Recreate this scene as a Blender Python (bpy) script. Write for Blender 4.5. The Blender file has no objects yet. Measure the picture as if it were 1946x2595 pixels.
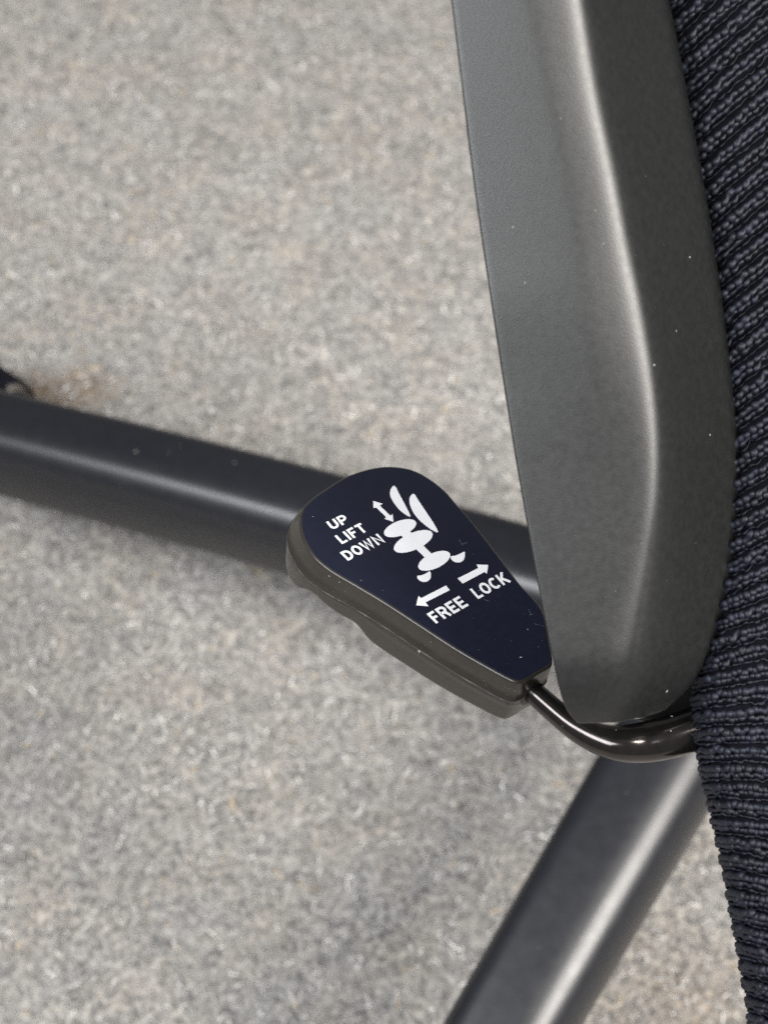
import bpy, math, random
import numpy as np
from mathutils import Vector, Matrix

random.seed(7); rng = np.random.default_rng(7)
scene = bpy.context.scene
col = scene.collection

# ------------------------------------------------------------------ camera
EL = math.radians(58.0)                 # the camera looks down at 58 degrees
HC = 0.869                              # lens height over the carpet
TANV = math.tan(math.radians(15.0))
cam_d = bpy.data.cameras.new('camera')
cam = bpy.data.objects.new('camera', cam_d); col.objects.link(cam)
cam.location = (0, 0, HC); cam.rotation_euler = (math.pi / 2 - EL, 0, 0)
cam_d.sensor_fit = 'VERTICAL'; cam_d.sensor_height = 24.0; cam_d.sensor_width = 24.0
cam_d.lens = 12.0 / TANV
cam_d.clip_start = 0.02; cam_d.clip_end = 50
cam_d.dof.use_dof = True
cam_d.dof.focus_distance = 0.517
cam_d.dof.aperture_fstop = cam_d.lens / 4.4
scene.camera = cam

# ------------------------------------------------------------------ light
world = bpy.data.worlds.new('World'); scene.world = world; world.use_nodes = True
bg = world.node_tree.nodes['Background']
bg.inputs[0].default_value = (0.93, 0.96, 1.0, 1); bg.inputs[1].default_value = 0.20

def area(name, loc, target, sx, sy, power, colr):
    l = bpy.data.lights.new(name, 'AREA'); l.shape = 'RECTANGLE'; l.size = sx; l.size_y = sy
    l.energy = power; l.color = colr
    o = bpy.data.objects.new(name, l); col.objects.link(o); o.location = loc
    o.rotation_euler = (Vector(target) - Vector(loc)).to_track_quat('-Z', 'Y').to_euler()
    return o
area('window_light', (-0.90, -0.35, 1.95), (0, 0.45, 0.3), 2.0, 0.6, 58, (0.95, 0.97, 1.0))
area('ceiling_lamp', (1.20, -0.36, 1.72), (0.1, 0.45, 0.3), 0.6, 1.3, 70, (1.0, 0.96, 0.90))

scene.view_settings.view_transform = 'Standard'
scene.view_settings.look = 'None'
scene.view_settings.exposure = 0.0
scene.view_settings.gamma = 1.0
scene.cycles.use_denoising = False
scene.cycles.max_bounces = 6

# ------------------------------------------------------------------ helpers
CE, SE = math.cos(math.pi / 2 - EL), math.sin(math.pi / 2 - EL)
def c2w(p):
    p = np.asarray(p, float)
    x, y, z = p[..., 0], p[..., 1], p[..., 2]
    return np.stack([x, y * CE - z * SE, y * SE + z * CE + HC], -1)
def vec2w(v):
    return c2w(v) - np.array([0, 0, HC])
def ray(px, py):
    px = np.asarray(px, float); py = np.asarray(py, float)
    return np.stack([(px - 973) / 1297.5 * TANV, (1297.5 - py) / 1297.5 * TANV, -np.ones_like(px)], -1)
def at_depth(px, py, d):
    r = ray(px, py)
    return c2w(r * np.asarray(d, float)[..., None])
def at_z(px, py, z):
    r = vec2w(ray(px, py))
    t = (z - HC) / r[..., 2]
    return r * t[..., None] + np.array([0, 0, HC])

def spline(ctrl, n, closed=False, t=None):
    """Catmull-Rom through ctrl (k x m), chord-length parameter, n samples"""
    c = np.asarray(ctrl, float)
    if closed:
        c = np.vstack([c[-2:], c, c[:3]])
    else:
        c = np.vstack([2 * c[0] - c[1], c, 2 * c[-1] - c[-2]])
    d = np.sqrt(np.maximum(np.linalg.norm(np.diff(c[:, :2], axis=0), axis=1), 1e-9))
    T = np.concatenate([[0], np.cumsum(d)])
    if closed:
        a, b = T[2], T[-3 + 0]
        a, b = T[2], T[len(c) - 3]
    else:
        a, b = T[1], T[-2]
    ts = np.linspace(a, b, n, endpoint=not closed) if t is None else a + (b - a) * np.asarray(t)
    out = []
    for tt in ts:
        i = int(np.clip(np.searchsorted(T, tt, 'right') - 1, 1, len(c) - 3))
        p0, p1, p2, p3 = c[i - 1:i + 3]; t0, t1, t2, t3 = T[i - 1:i + 3]
        A1 = (t1 - tt) / (t1 - t0) * p0 + (tt - t0) / (t1 - t0) * p1
        A2 = (t2 - tt) / (t2 - t1) * p1 + (tt - t1) / (t2 - t1) * p2
        A3 = (t3 - tt) / (t3 - t2) * p2 + (tt - t2) / (t3 - t2) * p3
        B1 = (t2 - tt) / (t2 - t0) * A1 + (tt - t0) / (t2 - t0) * A2
        B2 = (t3 - tt) / (t3 - t1) * A2 + (tt - t1) / (t3 - t1) * A3
        out.append((t2 - tt) / (t2 - t1) * B1 + (tt - t1) / (t2 - t1) * B2)
    return np.array(out)

BASE = np.zeros(3)
def mesh(name, verts, faces, mat, parent=None, smooth=True, flat=(), off=None):
    me = bpy.data.meshes.new(name)
    off = (BASE if parent is not None else np.zeros(3)) if off is None else off
    v = np.asarray(verts, float) - off
    me.from_pydata(v.tolist(), [], [list(map(int, f)) for f in faces])
    if smooth:
        me.polygons.foreach_set('use_smooth', [True] * len(me.polygons))
        for f in flat: me.polygons[f].use_smooth = False
    me.materials.append(mat)
    me.update()
    o = bpy.data.objects.new(name, me); col.objects.link(o)
    if parent is not None: o.parent = parent
    return o

def grid_faces(nr, nc, wrap=False, base=0):
    f = []
    for i in range(nr - 1):
        for j in range(nc if wrap else nc - 1):
            k = (j + 1) % nc
            f.append((base + i * nc + j, base + i * nc + k, base + (i + 1) * nc + k, base + (i + 1) * nc + j))
    return f

def fix_normals(o):
    import bmesh
    bm = bmesh.new(); bm.from_mesh(o.data); bmesh.ops.recalc_face_normals(bm, faces=bm.faces)
    bm.to_mesh(o.data); bm.free()

def tube(path, radii, ns=20, caps=True):
    path = np.asarray(path); n = len(path)
    tan = np.gradient(path, axis=0); tan /= np.linalg.norm(tan, axis=1)[:, None]
    up = np.array([0, 0, 1.0]); vs = []
    for p, t, r in zip(path, tan, radii):
        s = np.cross(t, up); s /= np.linalg.norm(s); u = np.cross(s, t)
        for k in range(ns):
            a = 2 * math.pi * k / ns
            vs.append(p + r * (math.cos(a) * s + math.sin(a) * u))
    f = grid_faces(n, ns, True)
    if caps:
        f.append(tuple(range(ns))[::-1]); f.append(tuple((n - 1) * ns + k for k in range(ns)))
    return vs, f

# ------------------------------------------------------------------ materials
def new_mat(name):
    m = bpy.data.materials.new(name); m.use_nodes = True
    return m, m.node_tree.nodes, m.node_tree.links, m.node_tree.nodes['Principled BSDF']

def plastic(name, base, rough, grain=900.0, bump=0.08, var=0.25, spec=0.5, speck=0.0, metallic=0.0, coat=0.0, dist=0.0003):
    m, N, L, b = new_mat(name)
    b.inputs['Roughness'].default_value = rough
    b.inputs['Specular IOR Level'].default_value = spec
    b.inputs['Metallic'].default_value = metallic
    b.inputs['Coat Weight'].default_value = coat
    b.inputs['Coat Roughness'].default_value = 0.08
    tc = N.new('ShaderNodeTexCoord')
    n1 = N.new('ShaderNodeTexNoise'); n1.inputs['Scale'].default_value = grain; n1.inputs['Detail'].default_value = 3
    n2 = N.new('ShaderNodeTexNoise'); n2.inputs['Scale'].default_value = grain * 0.22; n2.inputs['Detail'].default_value = 4
    for n in (n1, n2): L.new(tc.outputs['Object'], n.inputs['Vector'])
    mx = N.new('ShaderNodeMix'); mx.data_type = 'FLOAT'; mx.inputs[0].default_value = 0.5
    L.new(n1.outputs[0], mx.inputs[2]); L.new(n2.outputs[0], mx.inputs[3])
    rp = N.new('ShaderNodeMapRange'); rp.inputs[1].default_value = 0.3; rp.inputs[2].default_value = 0.7
    rp.inputs[3].default_value = 1 - var; rp.inputs[4].default_value = 1 + var
    L.new(mx.outputs[0], rp.inputs[0])
    vm = N.new('ShaderNodeVectorMath'); vm.operation = 'SCALE'; vm.inputs[0].default_value = base
    L.new(rp.outputs[0], vm.inputs['Scale'])
    L.new(vm.outputs[0], b.inputs['Base Color'])
    rr = N.new('ShaderNodeMapRange'); rr.inputs[1].default_value = 0.3; rr.inputs[2].default_value = 0.7
    rr.inputs[3].default_value = rough * 0.94; rr.inputs[4].default_value = min(1, rough * 1.06)
    L.new(n2.outputs[0], rr.inputs[0]); L.new(rr.outputs[0], b.inputs['Roughness'])
    if bump:
        bp = N.new('ShaderNodeBump'); bp.inputs['Strength'].default_value = bump; bp.inputs['Distance'].default_value = dist
        L.new(n1.outputs[0], bp.inputs['Height']); L.new(bp.outputs[0], b.inputs['Normal'])
    return m

M_arm = plastic('arm_plastic', (0.0080, 0.0086, 0.0084), 0.38, 2400, 0.22, 0.3, spec=0.62, dist=0.00015)
M_handle = plastic('handle_plastic', (0.028, 0.0245, 0.020), 0.27, 1500, 0.06, 0.2)  # black plastic; the floor's brown reflection is put into the base colour
M_face_sheen = plastic('handle_face_sheen', (0.0085, 0.0100, 0.0215), 0.34, 1500, 0.03, 0.12)  # same plastic as the sides; its blue reflection painted as navy
M_leg = plastic('leg_paint', (0.009, 0.0097, 0.0135), 0.35, 700, 0.05, 0.15, spec=0.72)
M_rod = plastic('rod_metal', (0.066, 0.060, 0.057), 0.15, 500, 0.04, 0.2, metallic=0.92)
M_socket = plastic('socket_black', (0.006, 0.006, 0.006), 0.5, 900, 0.05)
M_white = plastic('white_print', (0.86, 0.86, 0.86), 0.55, 1500, 0.0, 0.04, spec=0.3)
M_dust = plastic('pale_dust', (0.30, 0.29, 0.27), 0.8, 1500, 0.03, 0.1)
M_worn = plastic('worn_seam', (0.16, 0.15, 0.135), 0.6, 1500, 0.03, 0.5)

M_cloth = plastic('seat_cloth', (0.0035, 0.0037, 0.007), 0.9, 500, 0.3, 0.4, spec=0.2)
M_yarn = plastic('seat_yarn', (0.0068, 0.0083, 0.0155), 0.56, 1000, 0.6, 0.9, spec=0.42)
M_caster = plastic('caster_plastic', (0.010, 0.010, 0.016), 0.8, 700, 0.05, spec=0.1)

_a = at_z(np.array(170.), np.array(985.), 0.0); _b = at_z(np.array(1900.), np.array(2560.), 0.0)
BROWN_PATCHES = [(_a[0], _a[1], .050, .022, .8), (_b[0] - .02, _b[1], .06, .03, .35)]  # first is the caster's shadow painted into the carpet colour, second a brown patch
def carpet_mat():
    m, N, L, b = new_mat('felt_carpet')
    b.inputs['Roughness'].default_value = 0.95; b.inputs['Specular IOR Level'].default_value = 0.1
    tc = N.new('ShaderNodeTexCoord')
    def noise(s, d, r=0.6):
        n = N.new('ShaderNodeTexNoise'); n.inputs['Scale'].default_value = s; n.inputs['Detail'].default_value = d
        n.inputs['Roughness'].default_value = r; L.new(tc.outputs['Object'], n.inputs['Vector']); return n
    a = noise(250, 4, 0.62)
    r1 = N.new('ShaderNodeValToRGB'); e = r1.color_ramp.elements
    e[0].position = 0.34; e[0].color = (0.195, 0.190, 0.186, 1)
    e[1].position = 0.66; e[1].color = (0.50, 0.474, 0.44, 1)
    k = r1.color_ramp.elements.new(0.5); k.color = (0.342, 0.322, 0.301, 1)
    L.new(a.outputs[0], r1.inputs[0])
    c = noise(26, 4, 0.6)
    r2 = N.new('ShaderNodeValToRGB'); e = r2.color_ramp.elements
    e[0].position = 0.36; e[0].color = (0.96, 0.985, 1.0, 1)
    e[1].position = 0.64; e[1].color = (1.03, 1.0, 0.95, 1)
    L.new(c.outputs[0], r2.inputs[0])
    mx = N.new('ShaderNodeMix'); mx.data_type = 'RGBA'; mx.blend_type = 'MULTIPLY'; mx.inputs[0].default_value = 1
    L.new(r1.outputs[0], mx.inputs[6]); L.new(r2.outputs[0], mx.inputs[7])
    last = mx.outputs[2]
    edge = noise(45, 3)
    for (sx, sy, ra, rb, amt) in BROWN_PATCHES:
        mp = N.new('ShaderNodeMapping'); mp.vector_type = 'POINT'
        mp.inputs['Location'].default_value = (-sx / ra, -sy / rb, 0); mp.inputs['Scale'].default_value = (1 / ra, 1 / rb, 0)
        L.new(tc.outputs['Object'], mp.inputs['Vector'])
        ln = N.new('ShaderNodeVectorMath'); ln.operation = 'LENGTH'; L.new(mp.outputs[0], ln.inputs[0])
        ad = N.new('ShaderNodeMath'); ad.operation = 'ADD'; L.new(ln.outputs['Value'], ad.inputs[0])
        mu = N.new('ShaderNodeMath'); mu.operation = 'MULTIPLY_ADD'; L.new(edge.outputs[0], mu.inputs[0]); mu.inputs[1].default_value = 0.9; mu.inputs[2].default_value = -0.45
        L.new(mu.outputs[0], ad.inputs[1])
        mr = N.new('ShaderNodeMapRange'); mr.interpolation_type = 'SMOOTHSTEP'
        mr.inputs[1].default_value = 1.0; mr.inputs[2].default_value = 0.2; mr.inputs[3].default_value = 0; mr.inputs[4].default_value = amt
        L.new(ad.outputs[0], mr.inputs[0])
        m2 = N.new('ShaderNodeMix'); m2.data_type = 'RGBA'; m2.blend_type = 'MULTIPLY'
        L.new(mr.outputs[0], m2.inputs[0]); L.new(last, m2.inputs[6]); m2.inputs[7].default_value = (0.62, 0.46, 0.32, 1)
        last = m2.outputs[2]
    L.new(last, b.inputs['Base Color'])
    bp = N.new('ShaderNodeBump'); bp.inputs['Strength'].default_value = 0.6; bp.inputs['Distance'].default_value = 0.003
    L.new(a.outputs[0], bp.inputs['Height']); L.new(bp.outputs[0], b.inputs['Normal'])
    return m
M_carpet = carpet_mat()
def fibre_mat():
    m, N, L, b = new_mat('felt_fibre')
    at = N.new('ShaderNodeAttribute'); at.attribute_name = 'fibre_colour'
    L.new(at.outputs['Color'], b.inputs['Base Color']); b.inputs['Roughness'].default_value = 0.8
    b.inputs['Specular IOR Level'].default_value = 0.25
    return m
M_fibre = fibre_mat()

# ------------------------------------------------------------------ carpet
nx = 121
gx = np.linspace(-3, 3, nx); gy = np.linspace(-2.4, 3.6, nx)
X, Y = np.meshgrid(gx, gy)
Z = 0.0004 * np.sin(X * 9 + 1.3 * np.sin(Y * 7)) - 0.0004
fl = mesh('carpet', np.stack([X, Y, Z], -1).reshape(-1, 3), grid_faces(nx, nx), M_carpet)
fl['kind'] = 'structure'; fl['label'] = 'grey speckled felt carpet under the chair'

def fibres():
    n = 210000
    cx = rng.uniform(-0.55, 0.55, n); cy = rng.uniform(0.12, 1.30, n)
    ang = rng.uniform(0, math.pi, n); ln = rng.gamma(4, 0.0007, n) + 0.0012
    w = rng.uniform(0.00018, 0.00042, n); bend = rng.normal(0, 0.5, n)
    zc = rng.uniform(0.0006, 0.0024, n); tilt = rng.normal(0, 0.18, n)
    V = np.zeros((n, 6, 3))
    for i, s in enumerate((-1, 0, 1)):
        a = ang + bend * s
        px = cx + np.cos(ang) * ln * 0.5 * s - np.sin(ang) * ln * 0.25 * bend * (1 - s * s)
        py = cy + np.sin(ang) * ln * 0.5 * s + np.cos(ang) * ln * 0.25 * bend * (1 - s * s)
        pz = np.maximum(zc + tilt * ln * 0.5 * s + (0.0005 if s == 0 else 0), 0.0003)
        for j, q in enumerate((-1, 1)):
            V[:, i * 2 + j, 0] = px - np.sin(a) * w * q
            V[:, i * 2 + j, 1] = py + np.cos(a) * w * q
            V[:, i * 2 + j, 2] = pz
    idx = (np.arange(n) * 6)[:, None]
    F = np.concatenate([idx + np.array([0, 2, 3, 1]), idx + np.array([2, 4, 5, 3])], 1).reshape(-1, 4)
    me = bpy.data.meshes.new('carpet_fibres')
    me.vertices.add(n * 6); me.vertices.foreach_set('co', V.reshape(-1))
    me.loops.add(F.size); me.loops.foreach_set('vertex_index', F.reshape(-1).astype(np.int32))
    me.polygons.add(len(F)); me.polygons.foreach_set('loop_start', (np.arange(len(F)) * 4).astype(np.int32))
    me.update(calc_edges=True)
    pal = np.array([[.14, .138, .137], [.25, .241, .233], [.375, .36, .343], [.52, .498, .473], [.90, .87, .83], [.62, .47, .28]])
    pick = rng.choice(6, n, p=[.16, .28, .32, .19, .045, .005])
    c = pal[pick] * rng.uniform(0.85, 1.15, (n, 1))
    C = np.ones((n, 6, 4)); C[:, :, :3] = c[:, None, :]
    a = me.attributes.new('fibre_colour', 'FLOAT_COLOR', 'POINT'); a.data.foreach_set('color', C.reshape(-1))
    me.materials.append(M_fibre)
    o = bpy.data.objects.new('carpet_fibres', me); col.objects.link(o)
    o['kind'] = 'stuff'; o['label'] = 'loose grey and pale fibres of the felt carpet'
fibres()

# ------------------------------------------------------------------ the chair
HUB = at_z(np.array(1850.), np.array(1625.), 0.115)
BASE = np.array([HUB[0], HUB[1], 0.0])
chair = bpy.data.objects.new('office_chair', None); col.objects.link(chair)
chair.location = BASE.tolist()
chair['label'] = 'black office chair with ribbed mesh seat and printed lever handle on grey carpet'
chair['category'] = 'office chair'

# --- five-star base: the two legs in view
def leg_profile():
    """half-width and height of the rounded section, closed, mm"""
    p = [(-18.8, -10), (-19, 2), (-18.2, 9), (-15.2, 15.8), (-10, 20.0), (-4, 21.4), (0, 21.6), (5, 21.5), (12, 20.9), (16.4, 18.6), (18.7, 14.5), (19.2, 6), (18.8, -10), (17, -20), (11, -24), (-11, -24), (-17, -20)]
    return spline(p, 56, closed=True) * 1e-3

def make_leg(a, b, wa, wb):
    n = 40
    a = np.asarray(a); b = np.asarray(b)
    prof = leg_profile(); vs = []
    for i in range(n):
        t = i / (n - 1)
        c = a + (b - a) * t + np.array([0, 0, 0.004 * math.sin(math.pi * t)])
        s = wa + (wb - wa) * t
        end = 1.0
        if t > 0.94: end = math.sqrt(max(0.03, 1 - ((t - 0.94) / 0.06) ** 2))
        d = (b - a); d[2] = 0; d = d / np.linalg.norm(d); side = np.array([d[1], -d[0], 0])
        for u, h in prof:
            vs.append(c + side * u * s * (0.5 + 0.5 * end) + np.array([0, 0, h * s * end]))
    m = len(prof)
    f = grid_faces(n, m, True); f.append(tuple(range(m))[::-1]); f.append(tuple((n - 1) * m + k for k in range(m)))
    o = mesh('base_leg', vs, f, M_leg, chair); fix_normals(o)
    return o

def make_caster(c, heading):
    c = np.asarray(c)
    body_v, body_f = [], []
    h = np.array([math.cos(heading), math.sin(heading), 0]); s = np.array([-h[1], h[0], 0])
    # hood between the wheels
    vs = []; n = 18; m = 14
    for i in range(n):
        a = math.pi * i / (n - 1)
        for j in range(m):
            b = 2 * math.pi * j / m
            r = 0.0275 + 0.001 * math.cos(b)
            vs.append(c + h * math.cos(a) * r + np.array([0, 0, math.sin(a) * r]) + s * 0.010 * math.cos(b) + np.array([0, 0, 0.0015 * math.sin(b)]))
    o = mesh('caster', vs, grid_faces(n, m, True) + [tuple(range(m)), tuple((n - 1) * m + k for k in range(m))], M_caster, chair)
    st, sf = tube([c + np.array([0, 0, 0.015]), c + np.array([0, 0, 0.033]), c + np.array([0, 0, 0.05])], [0.008, 0.008, 0.0055], 16) if False else (None, None)
    for q in (-1, 1):
        prof = [(0.010, 0.0), (0.010, 0.022), (0.012, 0.0255), (0.016, 0.0265), (0.023, 0.0262), (0.027, 0.0235), (0.0285, 0.018), (0.0285, 0.012), (0.0265, 0.011), (0.0265, 0.0)]
        vs = []; k = 32
        for x, r in prof:
            for j in range(k):
                a = 2 * math.pi * j / k
                vs.append(c + s * q * x + h * math.cos(a) * max(r, 1e-5) + np.array([0, 0, math.sin(a) * max(r, 1e-5)]))
        w = mesh('wheel', vs, grid_faces(len(prof), k, True), M_caster, o); fix_normals(w)
    # stem as a sub-part: a round pin from hood to leg
    z0, z1 = 0.022, 0.047
    ns = 16; vs = []
    for z, r in ((z0, .007), (z0 + .012, .007), (z0 + .013, .009), (z0 + .016, .009), (z0 + .017, .0055), (z1, .0055)):
        for j in range(ns):
            a = 2 * math.pi * j / ns; vs.append(c + np.array([r * math.cos(a), r * math.sin(a), z]))
    mesh('stem', vs, grid_faces(6, ns, True) + [tuple(5 * ns + k for k in range(ns))], M_rod, o)

L1a = at_z(np.array(1370.), np.array(1497.), 0.106); L1b = at_z(np.array(0.), np.array(1122.), 0.066)
L2a = at_z(np.array(1660.), np.array(1985.), 0.112); L2b = at_z(np.array(1305.), np.array(2595.), 0.094)
def extend(a, b, hub, over):
    d = b - a; d = d / np.linalg.norm(d)
    start = a - d * np.linalg.norm((hub - a)[:2]) * 0.9
    return start, b + d * over
s1, e1 = extend(L1a, L1b, HUB, 0.030)
s2, e2 = extend(L2a, L2b, HUB, 0.120)
make_leg(s1, e1, 1.12, 1.08); make_leg(s2, e2, 1.36, 1.13)
for s, e, off in ((s1, e1, (-0.013, 0.041)), (s2, e2, (0.0, 0.0))):
    d = e - s; d = d / np.linalg.norm(d)
    c = e - d * 0.022; make_caster((c[0] + off[0], c[1] + off[1], 0.0265), math.atan2(d[1], d[0]) + 1.15)

# hub and gas lift under the seat
def lathe(name, c, prof, mat, k=40):
    vs = []
    for r, z in prof:
        for j in range(k):
            a = 2 * math.pi * j / k; vs.append((c[0] + r * math.cos(a), c[1] + r * math.sin(a), z))
    o = mesh(name, vs, grid_faces(len(prof), k, True) + [tuple(range(k))[::-1], tuple((len(prof) - 1) * k + j for j in range(k))], mat, chair)
    fix_normals(o); return o
lathe('base_hub', HUB, [(0.030, 0.085), (0.040, 0.088), (0.043, 0.10), (0.043, 0.13), (0.040, 0.142), (0.034, 0.146)], M_leg)
lathe('gas_lift', HUB, [(0.0245, 0.146), (0.025, 0.148), (0.025, 0.27), (0.0235, 0.272), (0.014, 0.273), (0.014, 0.33)], M_rod)

# --- lever handle: plane of its printed face
P0c = ray(np.array(1000.), np.array(1480.)) * 0.517
Nc = np.array([0.174, 0.675, 0.718]); Nc /= np.linalg.norm(Nc)
P0 = c2w(P0c); NW = vec2w(Nc)
def on_face(px, py):
    r = ray(px, py); t = (P0c @ Nc) / (r @ Nc)
    return c2w(r * t[..., None])
def crop1(p): p = np.asarray(p, float); return p / 2.183 + np.array([700, 1130])
def crop2(p): p = np.asarray(p, float); return p / 3.0722 + np.array([780, 1200])
ax_a, ax_b = on_face(*crop1((400, 250))), on_face(*crop1((1440, 1245)))
E1 = (ax_b - ax_a) / np.linalg.norm(ax_b - ax_a); E2 = np.cross(NW, E1)
def to_ab(w): d = w - P0; return np.stack([d @ E1, d @ E2], -1)
def from_abn(a, b, n): return P0 + np.asarray(a)[..., None] * E1 + np.asarray(b)[..., None] * E2 + np.asarray(n)[..., None] * NW

outline_px = crop1([(640, 114), (750, 130), (838, 174), (924, 240), (995, 320), (1070, 405), (1195, 565), (1335, 750), (1462, 900), (1500, 1080),
                    (1515, 1180), (1500, 1206), (1440, 1242), (1372, 1284), (1335, 1294), (1290, 1278), (1200, 1230), (1000, 1115), (800, 985), (600, 855), (450, 765),
                    (300, 675), (215, 600), (163, 510), (145, 425), (160, 350), (225, 283), (305, 228), (400, 170), (500, 134), (570, 119)])
out_ab = to_ab(on_face(outline_px[:, 0], outline_px[:, 1]))
NO = 220
O = spline(out_ab, NO, closed=True)
# outward normals
tg = np.roll(O, -1, 0) - np.roll(O, 1, 0); tg /= np.linalg.norm(tg, axis=1)[:, None]
nr = np.stack([tg[:, 1], -tg[:, 0]], -1)
ctr = O.mean(0)
if ((O - ctr) * nr).sum() < 0: nr = -nr
upimg = np.clip((nr[:, :1] * E1 + nr[:, 1:] * E2) @ vec2w(np.array([.45, .85, -.2])), 0, 1)
O = O - nr * (0.0008 * upimg)[:, None]
amin, amax = O[:, 0].min(), O[:, 0].max()
S = (O[:, 0] - amin) / (amax - amin)                      # 0 at the round end, 1 at the rod end
thick = np.interp(S, [0, .06, .15, .185, .22, .26, .31, .36, .415, .44, .47, .53, .7, 1.0],
                  np.array([19.2, 19.0, 18.2, 16.8, 13.7, 13.2, 14.5, 15.4, 14.9, 15.9, 18.2, 18.9, 18.6, 17.5])) * 1e-3
for _ in range(2): thick = (np.roll(thick, 1) + thick * 2 + np.roll(thick, -1)) / 4
bulge = 0.0024 * np.clip(1 - S * 2.6, 0, 1) ** 1.3
R = 0.0009
rings = [(-0.0008, 0.0)]
for k in range(7):
    th = math.pi / 2 * k / 6; rings.append((R * math.sin(th), -R * (1 - math.cos(th))))
vs = []
for o_, z in rings:
    p = O + nr * o_; vs.append(from_abn(p[:, 0], p[:, 1], np.full(NO, z)))
seam = 0.0080
for f, o_ in ((0.55, R + 0.00012), (0.97, R + 0.0002), (0.985, R + 0.00034), (1.015, R + 0.00034), (1.03, R + 0.0001)):
    p = O + nr * (o_ + bulge * f)[:, None]; vs.append(from_abn(p[:, 0], p[:, 1], np.full(NO, -seam * f)))
for g, o_ in ((0.45, 0.0001), (0.75, -0.0002)):
    z = -(seam + (thick - 0.0018 - seam) * g)
    p = O + nr * (R + o_ + bulge * (1 - 0.08 * g))[:, None]; vs.append(from_abn(p[:, 0], p[:, 1], z))
for k in range(7):
    th = math.pi / 2 * k / 6; r2 = 0.0018
    p = O + nr * (R - 0.0003 - r2 * (1 - math.cos(th)) + bulge * 0.88)[:, None]
    vs.append(from_abn(p[:, 0], p[:, 1], -(thick - r2 * (1 - math.sin(th)))))
nrings = len(vs)
V = np.concatenate(vs)
F = grid_faces(nrings, NO, True); F.append(tuple(range(NO))[::-1]); F.append(tuple((nrings - 1) * NO + k for k in range(NO)))
handle = mesh('lever_handle', V, F, M_handle, chair, flat=(len(F) - 2, len(F) - 1)); fix_normals(handle)
# the printed face: an added sheet, its navy painted for the blue it reflects
fo = O + nr * 0.00012
loc = [from_abn(fo[:, 0], fo[:, 1], np.full(NO, 0.00001)), from_abn((fo - nr * .0002)[:, 0], (fo - nr * .0002)[:, 1], np.full(NO, 0.00006))]
F2 = grid_faces(2, NO, True) + [tuple(NO + k for k in range(NO))]
face = mesh('face_sheen', np.concatenate(loc), F2, M_face_sheen, handle, smooth=False); fix_normals(face)

LIFT = 0.00010
def ribbon_poly(polys, name, label, thick_=0.00004):
    """flat print: each polygon (plane coordinates, m) a thin slab; stacked a hair apart"""
    vs, fs = [], []
    for k, P in enumerate(polys):
        n = len(P); b = len(vs); z = LIFT + k * 0.000004
        area2 = sum(P[i][0] * P[(i + 1) % n][1] - P[(i + 1) % n][0] * P[i][1] for i in range(n))
        if area2 < 0: P = P[::-1]
        for (a, c) in P: vs.append(from_abn(np.array(a), np.array(c), np.array(z)))
        for (a, c) in P: vs.append(from_abn(np.array(a), np.array(c), np.array(z - thick_)))
        fs.append(tuple(b + i for i in range(n)))
        for i in range(n):
            j = (i + 1) % n; fs.append((b + i, b + n + i, b + n + j, b + j))
    o = mesh(name, vs, fs, M_white, handle, smooth=False)
    o['label'] = label
    fix_normals(o)
    return o
def pix_poly(pts, smooth=0):
    P = np.asarray(pts, float)
    if smooth: P = spline(P, smooth, closed=True)
    P = crop2(P); return [tuple(x) for x in to_ab(on_face(P[:, 0], P[:, 1]))]
def ell(cx, cy, a, b, deg, n=40):
    t = np.linspace(0, 2 * math.pi, n, endpoint=False); c, s = math.cos(math.radians(deg)), math.sin(math.radians(deg))
    x, y = a * np.cos(t), b * np.sin(t)
    return pix_poly(np.stack([cx + x * c - y * s, cy + x * s + y * c], -1))

ribbon_poly([pix_poly([(668, 97), (645, 125), (640, 165), (655, 205), (685, 250), (720, 290), (760, 320), (798, 338), (790, 312), (765, 262), (735, 205), (705, 150), (685, 110)], 52)],
            'backrest_symbol', 'short white backrest blade of the printed chair symbol')
ribbon_poly([pix_poly([(818, 160), (797, 180), (790, 215), (800, 260), (825, 310), (865, 360), (915, 405), (965, 440), (1012, 459), (985, 400), (940, 330), (890, 255), (850, 195), (832, 166)], 56)],
            'backrest_symbol', 'long white backrest blade of the printed chair symbol')
ribbon_poly([ell(718, 427, 132, 57, -20), pix_poly([(722, 480), (741, 498), (808, 466), (790, 445)])],
            'seat_symbol', 'small upper white ellipse of the printed chair symbol')
ribbon_poly([ell(820, 530, 162, 66, -23.5), pix_poly([(832, 580), (888, 552), (970, 634), (918, 662)]), ell(983, 681, 134, 60, -24)],
            'pedestal_symbol', 'white seat, stem and foot of the printed chair symbol')
ribbon_poly([pix_poly([(1110, 650), (1150, 640), (1195, 621), (1218, 609), (1221, 640), (1210, 674), (1185, 692), (1150, 692), (1122, 676)], 36)], 'caster_symbol', 'right printed caster')
ribbon_poly([pix_poly([(851, 800), (880, 795), (915, 781), (949, 763), (957, 800), (945, 830), (915, 845), (880, 840), (857, 822)], 36)], 'caster_symbol', 'left printed caster')
ribbon_poly([pix_poly([(508, 215), (582, 237), (560, 252), (642, 330), (660, 318), (666, 378), (595, 352), (612, 343), (532, 265), (512, 272)])], 'arrow', 'printed double arrow for lift up and down')
ribbon_poly([pix_poly([(1165, 818), (1326, 737), (1313, 710), (1403, 713), (1393, 780), (1373, 768), (1205, 858)])], 'arrow', 'printed arrow above LOCK')
ribbon_poly([pix_poly([(1075, 873), (1103, 910), (915, 1005), (940, 1035), (843, 1027), (860, 955), (882, 972)])], 'arrow', 'printed arrow above FREE')

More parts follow.
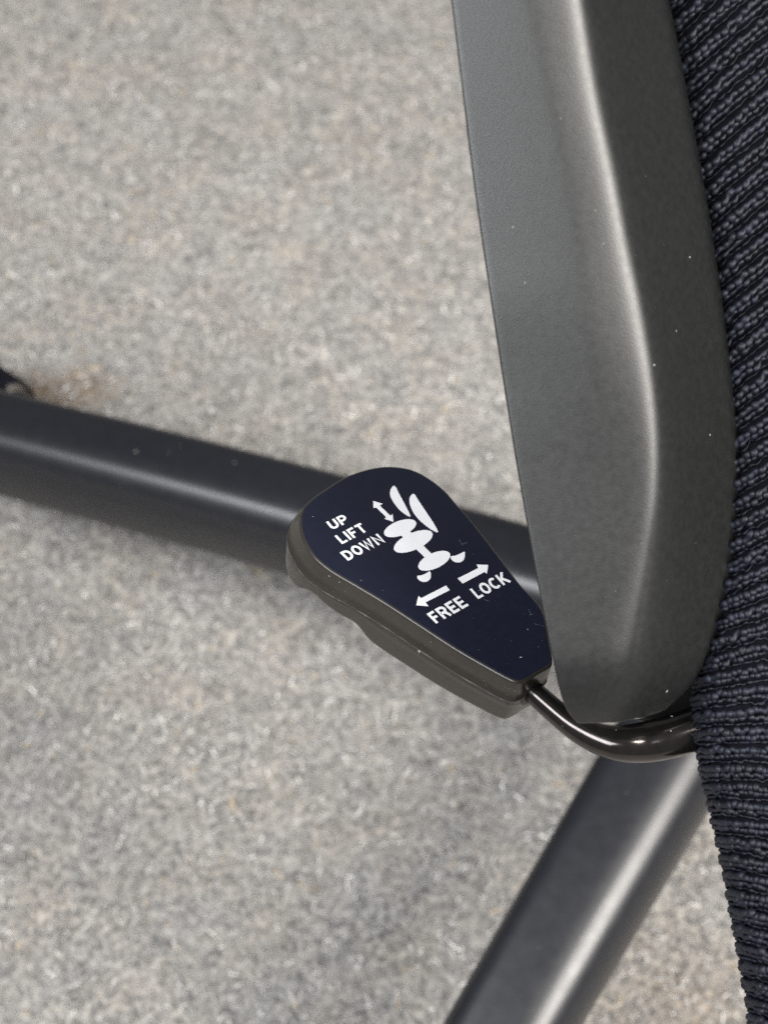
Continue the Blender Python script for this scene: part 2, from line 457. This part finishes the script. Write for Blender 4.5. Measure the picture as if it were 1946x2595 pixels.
# lettering: strokes in a unit cell (x 0..w, y 0..1)
def arc(cx, cy, rx, ry, a0, a1, n=14):
    return [(cx + rx * math.cos(math.radians(a0 + (a1 - a0) * i / n)), cy + ry * math.sin(math.radians(a0 + (a1 - a0) * i / n))) for i in range(n + 1)]
h = 0.09
GL = {
 'U': (0.72, [[(h, 1), (h, .36)] + arc(.36, .36, .27, .27, 180, 360) + [(.63, 1)]]),
 'P': (0.68, [[(h, 0), (h, .91), (.36, .91)] + arc(.36, .67, .235, .24, 90, -90) + [(h, .43)]]),
 'L': (0.58, [[(h, 1), (h, h), (.56, h)]]),
 'I': (0.18, [[(h, 0), (h, 1)]]),
 'F': (0.58, [[(h, 0), (h, .91), (.57, .91)], [(h, .49), (.50, .49)]]),
 'T': (0.62, [[(.0, .91), (.62, .91)], [(.31, .91), (.31, 0)]]),
 'D': (0.72, [[(h, h), (h, .91), (.30, .91)] + arc(.30, .5, .33, .41, 90, -90) + [(h, h)]]),
 'O': (0.78, [arc(.39, .5, .30, .41, 0, 360, 30)]),
 'W': (1.00, [[(.07, 1), (.28, .06), (.50, .92), (.72, .06), (.93, 1)]]),
 'N': (0.72, [[(h, 0), (h, .95), (.63, .05), (.63, 1)]]),
 'R': (0.72, [[(h, 0), (h, .91), (.38, .91)] + arc(.38, .69, .235, .22, 90, -90) + [(h, .47)], [(.36, .47), (.50, .36), (.63, 0)]]),
 'E': (0.62, [[(.60, .91), (h, .91), (h, h), (.62, h)], [(h, .5), (.55, .5)]]),
 'C': (0.74, [arc(.39, .5, .30, .41, 48, 312, 24)]),
 'K': (0.72, [[(h, 0), (h, 1)], [(.64, 1), (.12, .36)], [(.28, .56), (.68, 0)]]),
}
def stroke_polys(pts, w):
    """ribbon quads of a mitred polyline"""
    P = np.asarray(pts, float)
    P = P[np.concatenate([[True], np.linalg.norm(np.diff(P, axis=0), axis=1) > 1e-6])]; n = len(P)
    closed = np.allclose(P[0], P[-1]) and n > 10
    d = np.diff(P, axis=0); d /= np.linalg.norm(d, axis=1)[:, None]
    L_, R_ = [], []
    for i in range(n):
        if closed: a, b = d[(i - 1) % (n - 1)], d[i % (n - 1)]
        else: a, b = d[max(i - 1, 0)], d[min(i, n - 2)]
        na, nb = np.array([-a[1], a[0]]), np.array([-b[1], b[0]])
        m = na + nb; m /= np.linalg.norm(m); k = 1 / max(0.72, m @ na)
        L_.append(P[i] + m * w * k); R_.append(P[i] - m * w * k)
    return L_, R_
def word(text, TL, BL, BR, gap, wgt, label):
    TL, BL, BR = (np.asarray(v, float) for v in (TL, BL, BR))
    tot = sum(GL[c][0] for c in text) + gap * (len(text) - 1)
    vs, fs = [], []; x = 0.0; k = 0
    for c in text:
        w, strokes = GL[c]
        for st in strokes:
            Ls, Rs = stroke_polys(st, wgt)
            z = LIFT + k * 0.000004; k += 1
            b = len(vs); m = len(Ls)
            for pts in (Ls, Rs):
                q = np.asarray(pts); u = (q[:, 0] + x) / tot; v = q[:, 1]
                px = crop2(BL + u[:, None] * (BR - BL) + v[:, None] * (TL - BL))
                ab = to_ab(on_face(px[:, 0], px[:, 1]))
                for a_, b_ in ab: vs.append(from_abn(np.array(a_), np.array(b_), np.array(z)))
            for i in range(m - 1): fs.append((b + i, b + i + 1, b + m + i + 1, b + m + i))
        x += w + gap
    o = mesh('lettering', vs, fs, M_white, handle, smooth=False); fix_normals(o)
    o['label'] = label
    # print film thickness
    so = o.modifiers.new('film', 'SOLIDIFY'); so.thickness = 0.00003; so.offset = 0
word('UP', (142, 380), (192, 440), (325, 378), .16, .098, 'white printed word UP')
word('LIFT', (208, 488), (268, 551), (468, 449), .17, .098, 'white printed word LIFT')
word('DOWN', (250, 618), (314, 680), (604, 532), .15, .10, 'white printed word DOWN')
word('FREE', (924, 1096), (1000, 1170), (1252, 1028), .16, .101, 'white printed word FREE')
word('LOCK', (1258, 903), (1325, 978), (1578, 843), .14, .101, 'white printed word LOCK')

# moulding seam round the side, worn pale in places; scuffs and dust
ss, sf = [], []
sel = [k for k in range(NO)]
for k in range(NO):
    wv = 0.00004 + 0.00016 * max(0, math.sin(k * 0.9) * math.sin(k * 0.23 + 1) + 0.15 * random.random())
    o_ = R + 0.00046 + bulge[k]
    p = O[k] + nr[k] * o_
    zz = -seam + 0.00006 * math.sin(k * 1.7)
    ss += [from_abn(np.array(p[0]), np.array(p[1]), np.array(zz + wv)), from_abn(np.array(p[0]), np.array(p[1]), np.array(zz - wv))]
sf = [(2 * k, 2 * k + 1, 2 * ((k + 1) % NO) + 1, 2 * ((k + 1) % NO)) for k in range(NO)]
mesh('mould_seam', ss, sf, M_worn, handle)

dv, df = [], []
def fleck(p, u, v, r, squash=0.6, n=6):
    b = len(dv)
    a0 = random.random() * 6
    nn = np.cross(u, v)
    for j in range(n):
        a = a0 + 2 * math.pi * j / n; rr = r * random.uniform(.6, 1.1)
        dv.append(p + u * rr * math.cos(a) + v * rr * squash * math.sin(a))
    dv.append(p + nn * r * 0.35)
    for j in range(n): df.append((b + j, b + (j + 1) % n, b + n))
def face_pt(cx, cy):
    q = crop1((cx, cy)); return on_face(np.array(q[0]), np.array(q[1])) + NW * 0.00008
for cx, cy, r in ((203, 392, .00022), (470, 745, .0002), (1390, 1016, .00026), (1352, 1170, .00042), (1275, 1075, .0001), (1448, 1112, .00016), (1300, 1080, .0001),
                  (1090, 600, .0001), (1235, 1050, .00009), (1020, 545, .00008), (1120, 800, .00016), (590, 800, .00012), (280, 420, .00008), (1468, 1080, .00012)):
    th = random.random() * 3
    fleck(face_pt(cx, cy), E1 * math.cos(th) + E2 * math.sin(th), -E1 * math.sin(th) + E2 * math.cos(th), r)
for _ in range(70):
    t = rng.beta(2.2, 1.3); k = random.uniform(-1, 1)
    cx, cy = 330 + t * 1080, 330 + t * 800; fleck(face_pt(cx + 190 * k, cy - 120 * k), E1, E2, random.uniform(.00003, .00008))
# scratches: hair-thin slivers
for (x0, y0, x1, y1) in ((1395, 905, 1412, 945), (1400, 935, 1425, 930), (1010, 520, 1030, 552), (1030, 545, 1055, 535), (1425, 985, 1480, 1000), (1150, 850, 1180, 862)):
    a, b_ = face_pt(x0, y0), face_pt(x1, y1); d = b_ - a; d /= np.linalg.norm(d); s_ = np.cross(NW, d) * 0.00003
    q = len(dv); dv.extend([a - s_, b_ - s_ * .4, b_ + s_ * .4, a + s_]); df.append((q, q + 1, q + 2, q + 3))
# flecks on the visible side wall
vis = [k for k in range(NO) if vec2w(np.array([-.6, -.6, .5])) @ (nr[k, 0] * E1 + nr[k, 1] * E2) > 0.45]
for q in range(46):
    k = random.choice(vis); zz = -random.uniform(.0015, .013)
    o_ = R + 0.0004 + bulge[k]; p = O[k] + nr[k] * o_
    fleck(from_abn(np.array(p[0]), np.array(p[1]), np.array(zz)), -(tg[k, 0] * E1 + tg[k, 1] * E2), NW, random.choice([.00005, .00008, .00012, .00012, .0002]))
for S0, zz, r in ((0.66, -.0085, .00055), (0.67, -.0087, .0004), (0.30, -.0012, .0003), (.33, -.0013, .0003)):
    k = min(vis, key=lambda k: abs(S[k] - S0)); p = O[k] + nr[k] * (R + .0004 + bulge[k])
    fleck(from_abn(np.array(p[0]), np.array(p[1]), np.array(zz)), -(tg[k, 0] * E1 + tg[k, 1] * E2), NW, r, .8)
dd = mesh('dust_specks', dv, df, M_dust, handle, smooth=False); dd['kind'] = 'stuff'

# --- lever rod
def c2b(p): p = np.asarray(p, float); return p / 2.568 + np.array([1300, 1500])
rod_c = np.array([(-40, 500, .5155, 74), (60, 588, .513, 75), (128, 650, .511, 76), (270, 775, .5075, 79), (390, 870, .505, 86), (500, 932, .503, 97), (600, 968, .502, 108), (720, 985, .502, 122), (850, 978, .503, 133), (1000, 948, .503, 140), (1200, 885, .504, 144), (1400, 820, .505, 144), (1700, 720, .506, 144)])
rs = spline(rod_c, 90)
rp = c2b(rs[:, :2]); rw = at_depth(rp[:, 0], rp[:, 1], rs[:, 2])
rr = rs[:, 3] / 2.568 * (2 * TANV / 2595) * rs[:, 2]
tv, tf = tube(rw, rr, 36)
rod = mesh('lever_rod', tv, tf, M_rod, chair); fix_normals(rod)
# dark socket where the rod enters the handle
i0 = 14
d = rw[i0 + 3] - rw[i0]; d /= np.linalg.norm(d)
tv, tf = tube([rw[i0] - d * .006, rw[i0] - d * .0015, rw[i0] - d * .0012, rw[i0] - d * .0011], [.0046, .0046, .0044, .0036], 28)
mesh('rod_socket', tv, tf, M_socket, handle)

# --- armrest support: a moulded bar lofted along its length
NS = 70
ts = np.linspace(0, 1, NS)
Lp = spline([(1121, -160), (1143, 0), (1172, 240), (1202, 480), (1234, 700), (1264, 900), (1302, 1140), (1342, 1370), (1372, 1530), (1398, 1660), (1418, 1750), (1437, 1802), (1462, 1832)], NS, t=ts)
Rp = spline([(1652, -160), (1694, 0), (1745, 260), (1792, 520), (1826, 740), (1850, 930), (1867, 1080), (1872, 1216), (1866, 1360), (1846, 1500), (1815, 1610), (1780, 1692), (1742, 1748), (1690, 1795)], NS, t=ts)
Kp = spline([(1450, -160), (1478, 0), (1510, 204), (1557, 433), (1590, 612), (1617, 739), (1652, 945), (1668, 1126), (1664, 1284), (1645, 1420), (1626, 1540), (1606, 1650), (1585, 1760), (1572, 1828)], NS, t=ts)
Gp = spline([(1325, -160), (1355, 0), (1406, 255), (1462, 510), (1502, 714), (1536, 922), (1550, 1081), (1552, 1239), (1540, 1380), (1525, 1500), (1510, 1610), (1500, 1720), (1495, 1800), (1500, 1836)], NS, t=ts)
rows = []
us = np.concatenate([np.linspace(-1, -.98, 5)[:-1], np.linspace(-.98, -.25, 22)[:-1], np.linspace(-.25, .35, 30)[:-1], np.linspace(.35, 1, 14)])
for i in range(NS):
    t = ts[i]; y = Kp[i, 1]
    d0 = 0.474 - 0.030 * (1 - (y + 160) / 2000)
    low = np.clip((y - 1150) / 680, 0, 1)
    gro = 1 - np.clip((y - 850) / 420, 0, 1); gro = gro * gro * (3 - 2 * gro)
    kr = 3.1 + 5.6 * low * low                              # edge radius widens toward the lower end
    L_, G_, K_, R_ = Lp[i], Gp[i], Kp[i], Rp[i]
    wl = np.linalg.norm(K_ - L_); wr = np.linalg.norm(R_ - K_); ug = np.linalg.norm(K_ - G_)
    rec = 27 - 11 * low * low
    px, py, dz = [], [], []
    for u in us:
        q = (L_ - K_) * (-u) if u < 0 else (R_ - K_) * u
        p = K_ + q
        um = (u * wl if u < 0 else u * wr) * 0.095              # mm across
        ugm = ug * .095
        def soft_(x_, w_): return 0.5 * (x_ + math.sqrt(x_ * x_ + w_ * w_))      # rounded kink
        x_ = um + ugm
        zl = (-.04 + .03 * (1 - gro)) * x_ + gro * (.075 * soft_(x_ + 1.6, .6) + .026 * soft_(x_ - .5, .9)) - gro * .096 * ugm - (-.01 * (1 - gro) - .028 * gro) * ugm
        zr = um * rec / (wr * .095)
        z = 0.5 * (zl + zr + math.sqrt((zl - zr) ** 2 + kr * kr)) - 0.5 * kr * 0.85
        fl_ = 1 + u
        if u < 0 and fl_ < .02: z += 0.45 * (1 - math.sqrt(max(0, 1 - (1 - fl_ / .02) ** 2)))
        if u > .93: z += 2.0 * (1 - math.sqrt(max(0, 1 - ((u - .93) / .07) ** 2)))
        z += 7.0 * np.clip((p[1] - 1640) / 210, 0, 1.1) ** 2.2
        px.append(p[0]); py.append(p[1]); dz.append(z)
    # back of the bar
    nb = 14
    zb0, zb1 = dz[-1], dz[0]
    for k in range(1, nb):
        f = k / nb
        p = R_ + (L_ - R_) * (0.03 + 0.94 * f)
        px.append(p[0]); py.append(p[1]); dz.append(max(zb0, 12) + 7 * math.sin(math.pi * min(1, f * 1.6) / 2) - (max(zb0, 12) + 7 - zb1 - 10) * max(0, f - .5) / .5)
    rows.append((np.array(px), np.array(py), d0 + np.array(dz) * 1e-3))
m = len(rows[0][0])
x, y, dq = rows[-1]
cx, cy, cd = x.mean(), y.mean(), dq.mean()
for k in range(1, 9):
    th = k / 8 * math.pi / 2 * .97
    f = math.cos(th)
    rows.append((cx + (x - cx) * (.55 + .45 * f), cy + (y - cy) * (.3 + .7 * f) + 5 * math.sin(th), cd + (dq - cd) * f))
rows = [at_depth(a, b, c) for a, b, c in rows]
V = np.concatenate(rows)
nr_ = len(rows)
F = grid_faces(nr_, m, True); F.append(tuple(range(m))[::-1]); F.append(tuple((nr_ - 1) * m + k for k in range(m)))
arm = mesh('armrest_support', V, F, M_arm, chair); fix_normals(arm)
arm['label'] = 'dark grey grained plastic support bar with rounded lower end'

# --- seat: padded body with ribbed mesh cover
LE = spline([(1560, -260), (1600, -120), (1650, 60), (1690, 260), (1730, 480), (1765, 700), (1790, 920), (1812, 1120), (1818, 1300), (1808, 1450), (1788, 1570), (1766, 1680), (1756, 1780), (1764, 1880), (1782, 1980), (1806, 2080), (1830, 2190), (1850, 2300), (1872, 2420), (1892, 2540), (1910, 2680), (1930, 2820)], 400)
ly = LE[:, 1]
def left_at(v): return np.array([np.interp(v, ly, LE[:, 0]), v])
def slope_at(v): return np.interp(v, [-200, 300, 900, 1150, 1350, 1600, 1720, 1820, 1950, 2050, 2200, 2400, 2800], [-.92, -.90, -.84, -.72, -.55, -.38, -.24, -.10, -.01, .05, .17, .28, .34])
def seat_pt(v, u, lift=0.0):
    """u in px from the left edge (negative wraps round the edge); lift in m toward the viewer"""
    l = left_at(v); s = slope_at(v)
    if u >= 0:
        x = l[0] + u; y = v + s * u - 0.00035 * u * u * np.sign(s) * (-1 if s > 0 else 1) * .4
        dep = 0.488 + 0.010 * math.exp(-u / 45.0) - 0.00002 * u
    else:
        a = min(1, -u / 120.0)
        x = l[0] + 60 * a * a; y = v + s * 60 * a * a; dep = 0.498 + 0.032 * a
    return x, y, dep - lift
seat = None
vv = np.concatenate([np.arange(-240, 2800, 20.0)])
uu = np.concatenate([np.linspace(-120, 0, 7), np.linspace(14, 420, 20)])
sv = []
for v in vv:
    for u in uu:
        sv.append(seat_pt(v, u))
sv = np.array(sv); W = at_depth(sv[:, 0], sv[:, 1], sv[:, 2] + 0.0034)
nv, nu = len(vv), len(uu)
F = grid_faces(nv, nu)
# close the back with a sheet 40 mm behind
W2 = at_depth(sv[:, 0].reshape(nv, nu)[:, ::nu - 1].reshape(-1), sv[:, 1].reshape(nv, nu)[:, ::nu - 1].reshape(-1), np.full(nv * 2, 0.535))
b0 = len(W)
F2 = []
for i in range(nv - 1):
    F2 += [(i * nu, (i + 1) * nu, b0 + 2 * (i + 1), b0 + 2 * i), (b0 + 2 * i, b0 + 2 * i + 2, b0 + 2 * i + 3, b0 + 2 * i + 1), (i * nu + nu - 1, b0 + 2 * i + 1, b0 + 2 * i + 3, (i + 1) * nu + nu - 1)]
seat = mesh('seat', np.concatenate([W, W2]), F + F2, M_cloth, chair)
fix_normals(seat); seat['label'] = 'navy black ribbed mesh seat cover'

# black moulded pan under the cushion
pu = [(1620, 1400), (1590, 1600), (1560, 1760), (1570, 1806), (1640, 1830), (1800, 1832), (1900, 1822), (2120, 1800), (2120, 1380)]
pp = spline(pu, 60, closed=True); pv = []
cpx = pp.mean(0)
for dpt, sc in ((.521, .93), (.518, .985), (.5195, 1.0), (.545, 1.0), (.548, .97)):
    q = cpx + (pp - cpx) * sc; pv.append(at_depth(q[:, 0], q[:, 1], np.full(60, dpt)))
pan = mesh('seat_pan', np.concatenate(pv), grid_faces(5, 60, True) + [tuple(range(60)), tuple(240 + k for k in range(60))], M_socket, chair); fix_normals(pan)
PX = 2 * TANV / 2595 * 0.488
def rib(v, step, size, lift, seedv, amp, base_r):
    r_ = random.Random(seedv); pts = []; rad = []
    q = 5; us = np.arange(-80, 400, step / q); bead = {}
    ph0 = r_.random()
    for k, u in enumerate(us):
        ph_ = k / q + ph0; bi = int(ph_)
        if bi not in bead: bead[bi] = (r_.uniform(1 - amp, 1 + amp), r_.gauss(0, 2.6), r_.uniform(-.0002, .0005))
        br, bo, bl = bead[bi]
        f = abs(math.sin(math.pi * ph_))
        x, y, dpt = seat_pt(v + bo * f, u, (lift + bl * f) * min(1, max(.2, (u + 20) / 60)))
        pts.append((x, y, dpt)); rad.append(size * (base_r + (1 - base_r) * f) * br)
    pts = np.array(pts); w = at_depth(pts[:, 0], pts[:, 1], pts[:, 2])
    tv, tf = tube(w, np.array(rad) * PX, 7)
    mesh('rib', tv, tf, M_yarn, seat)
v = -220; k = 0
while v < 2780:
    pitch = np.interp(v, [0, 1200, 1700, 2800], [54, 51, 44, 46])
    br = float(np.interp(v, [900, 1700], [.55, .80])); st = float(np.interp(v, [900, 1700], [17.5, 13]))
    rib(v, st, 9.5, 0.0018, k, 0.25, br)
    rib(v + pitch * .60, st * 1.1, 4.5, -0.0030, 2000 + k, 0.3, br)
    rib(v + pitch * .30, st * .95, 8.0, 0.0003, 1000 + k, 0.3, br)
    v += pitch; k += 1

# dust and small scuffs lying on the dark plastic
from mathutils.bvhtree import BVHTree
def dust_on(o, pts, sub):
    off = Vector(BASE.tolist())
    tree = BVHTree.FromPolygons([v.co + off for v in o.data.vertices], [tuple(p.vertices) for p in o.data.polygons])
    vs, fs = [], []
    org = Vector((0, 0, HC))
    for px, py, r in pts:
        d = Vector(vec2w(ray(np.array(float(px)), np.array(float(py)))).tolist()).normalized()
        hit, nn, _, _ = tree.ray_cast(org, d)
        if hit is None: continue
        if nn.dot(d) > 0: nn = -nn
        a = nn.orthogonal().normalized(); b_ = nn.cross(a); q = len(vs); k0 = random.random() * 6; n = 6; sq = random.uniform(.35, 1)
        for j in range(n):
            t = k0 + 2 * math.pi * j / n; rr = r * random.uniform(.6, 1.1)
            vs.append(hit + nn * .00002 + a * rr * math.cos(t) + b_ * rr * sq * math.sin(t))
        vs.append(hit + nn * (.00003 + r * .3))
        for j in range(n): fs.append((q + j, q + (j + 1) % n, q + n))
    if vs:
        m_ = mesh('dust_specks', [tuple(v) for v in vs], fs, M_dust, o, smooth=False); m_['kind'] = 'stuff'
dust_on(arm, [(1657, 925, .0004), (1747, 652, .0003), (1798, 1102, .00032), (1689, 1752, .00045), (1420, 300, .0002)] +
        [(random.uniform(1200, 1820), random.uniform(20, 1750), random.choice([.00008, .00011, .00011, .00016, .00022])) for _ in range(22)], 'arm')
legs = [o for o in bpy.data.objects if o.name.startswith('base_leg')]
legs.sort(key=lambda o: o.name)
dust_on(legs[0], [(345, 1145, .0009), (430, 1148, .0005), (310, 1230, .0004), (595, 1172, .0005)] + [(random.uniform(0, 800), random.uniform(1020, 1420), random.choice([.0002, .0003, .0004])) for _ in range(5)], 'leg')
dust_on(legs[1], [(1472, 2376, .0006)] + [(random.uniform(1120, 1780), random.uniform(1950, 2590), random.choice([.0002, .0003, .0004])) for _ in range(5)], 'leg')
dust_on(rod, [(1701, 1815, .0004), (1699, 1852, .00025), (1620, 1873, .0002), (1560, 1850, .0002), (1425, 1840, .00015)], 'rod')
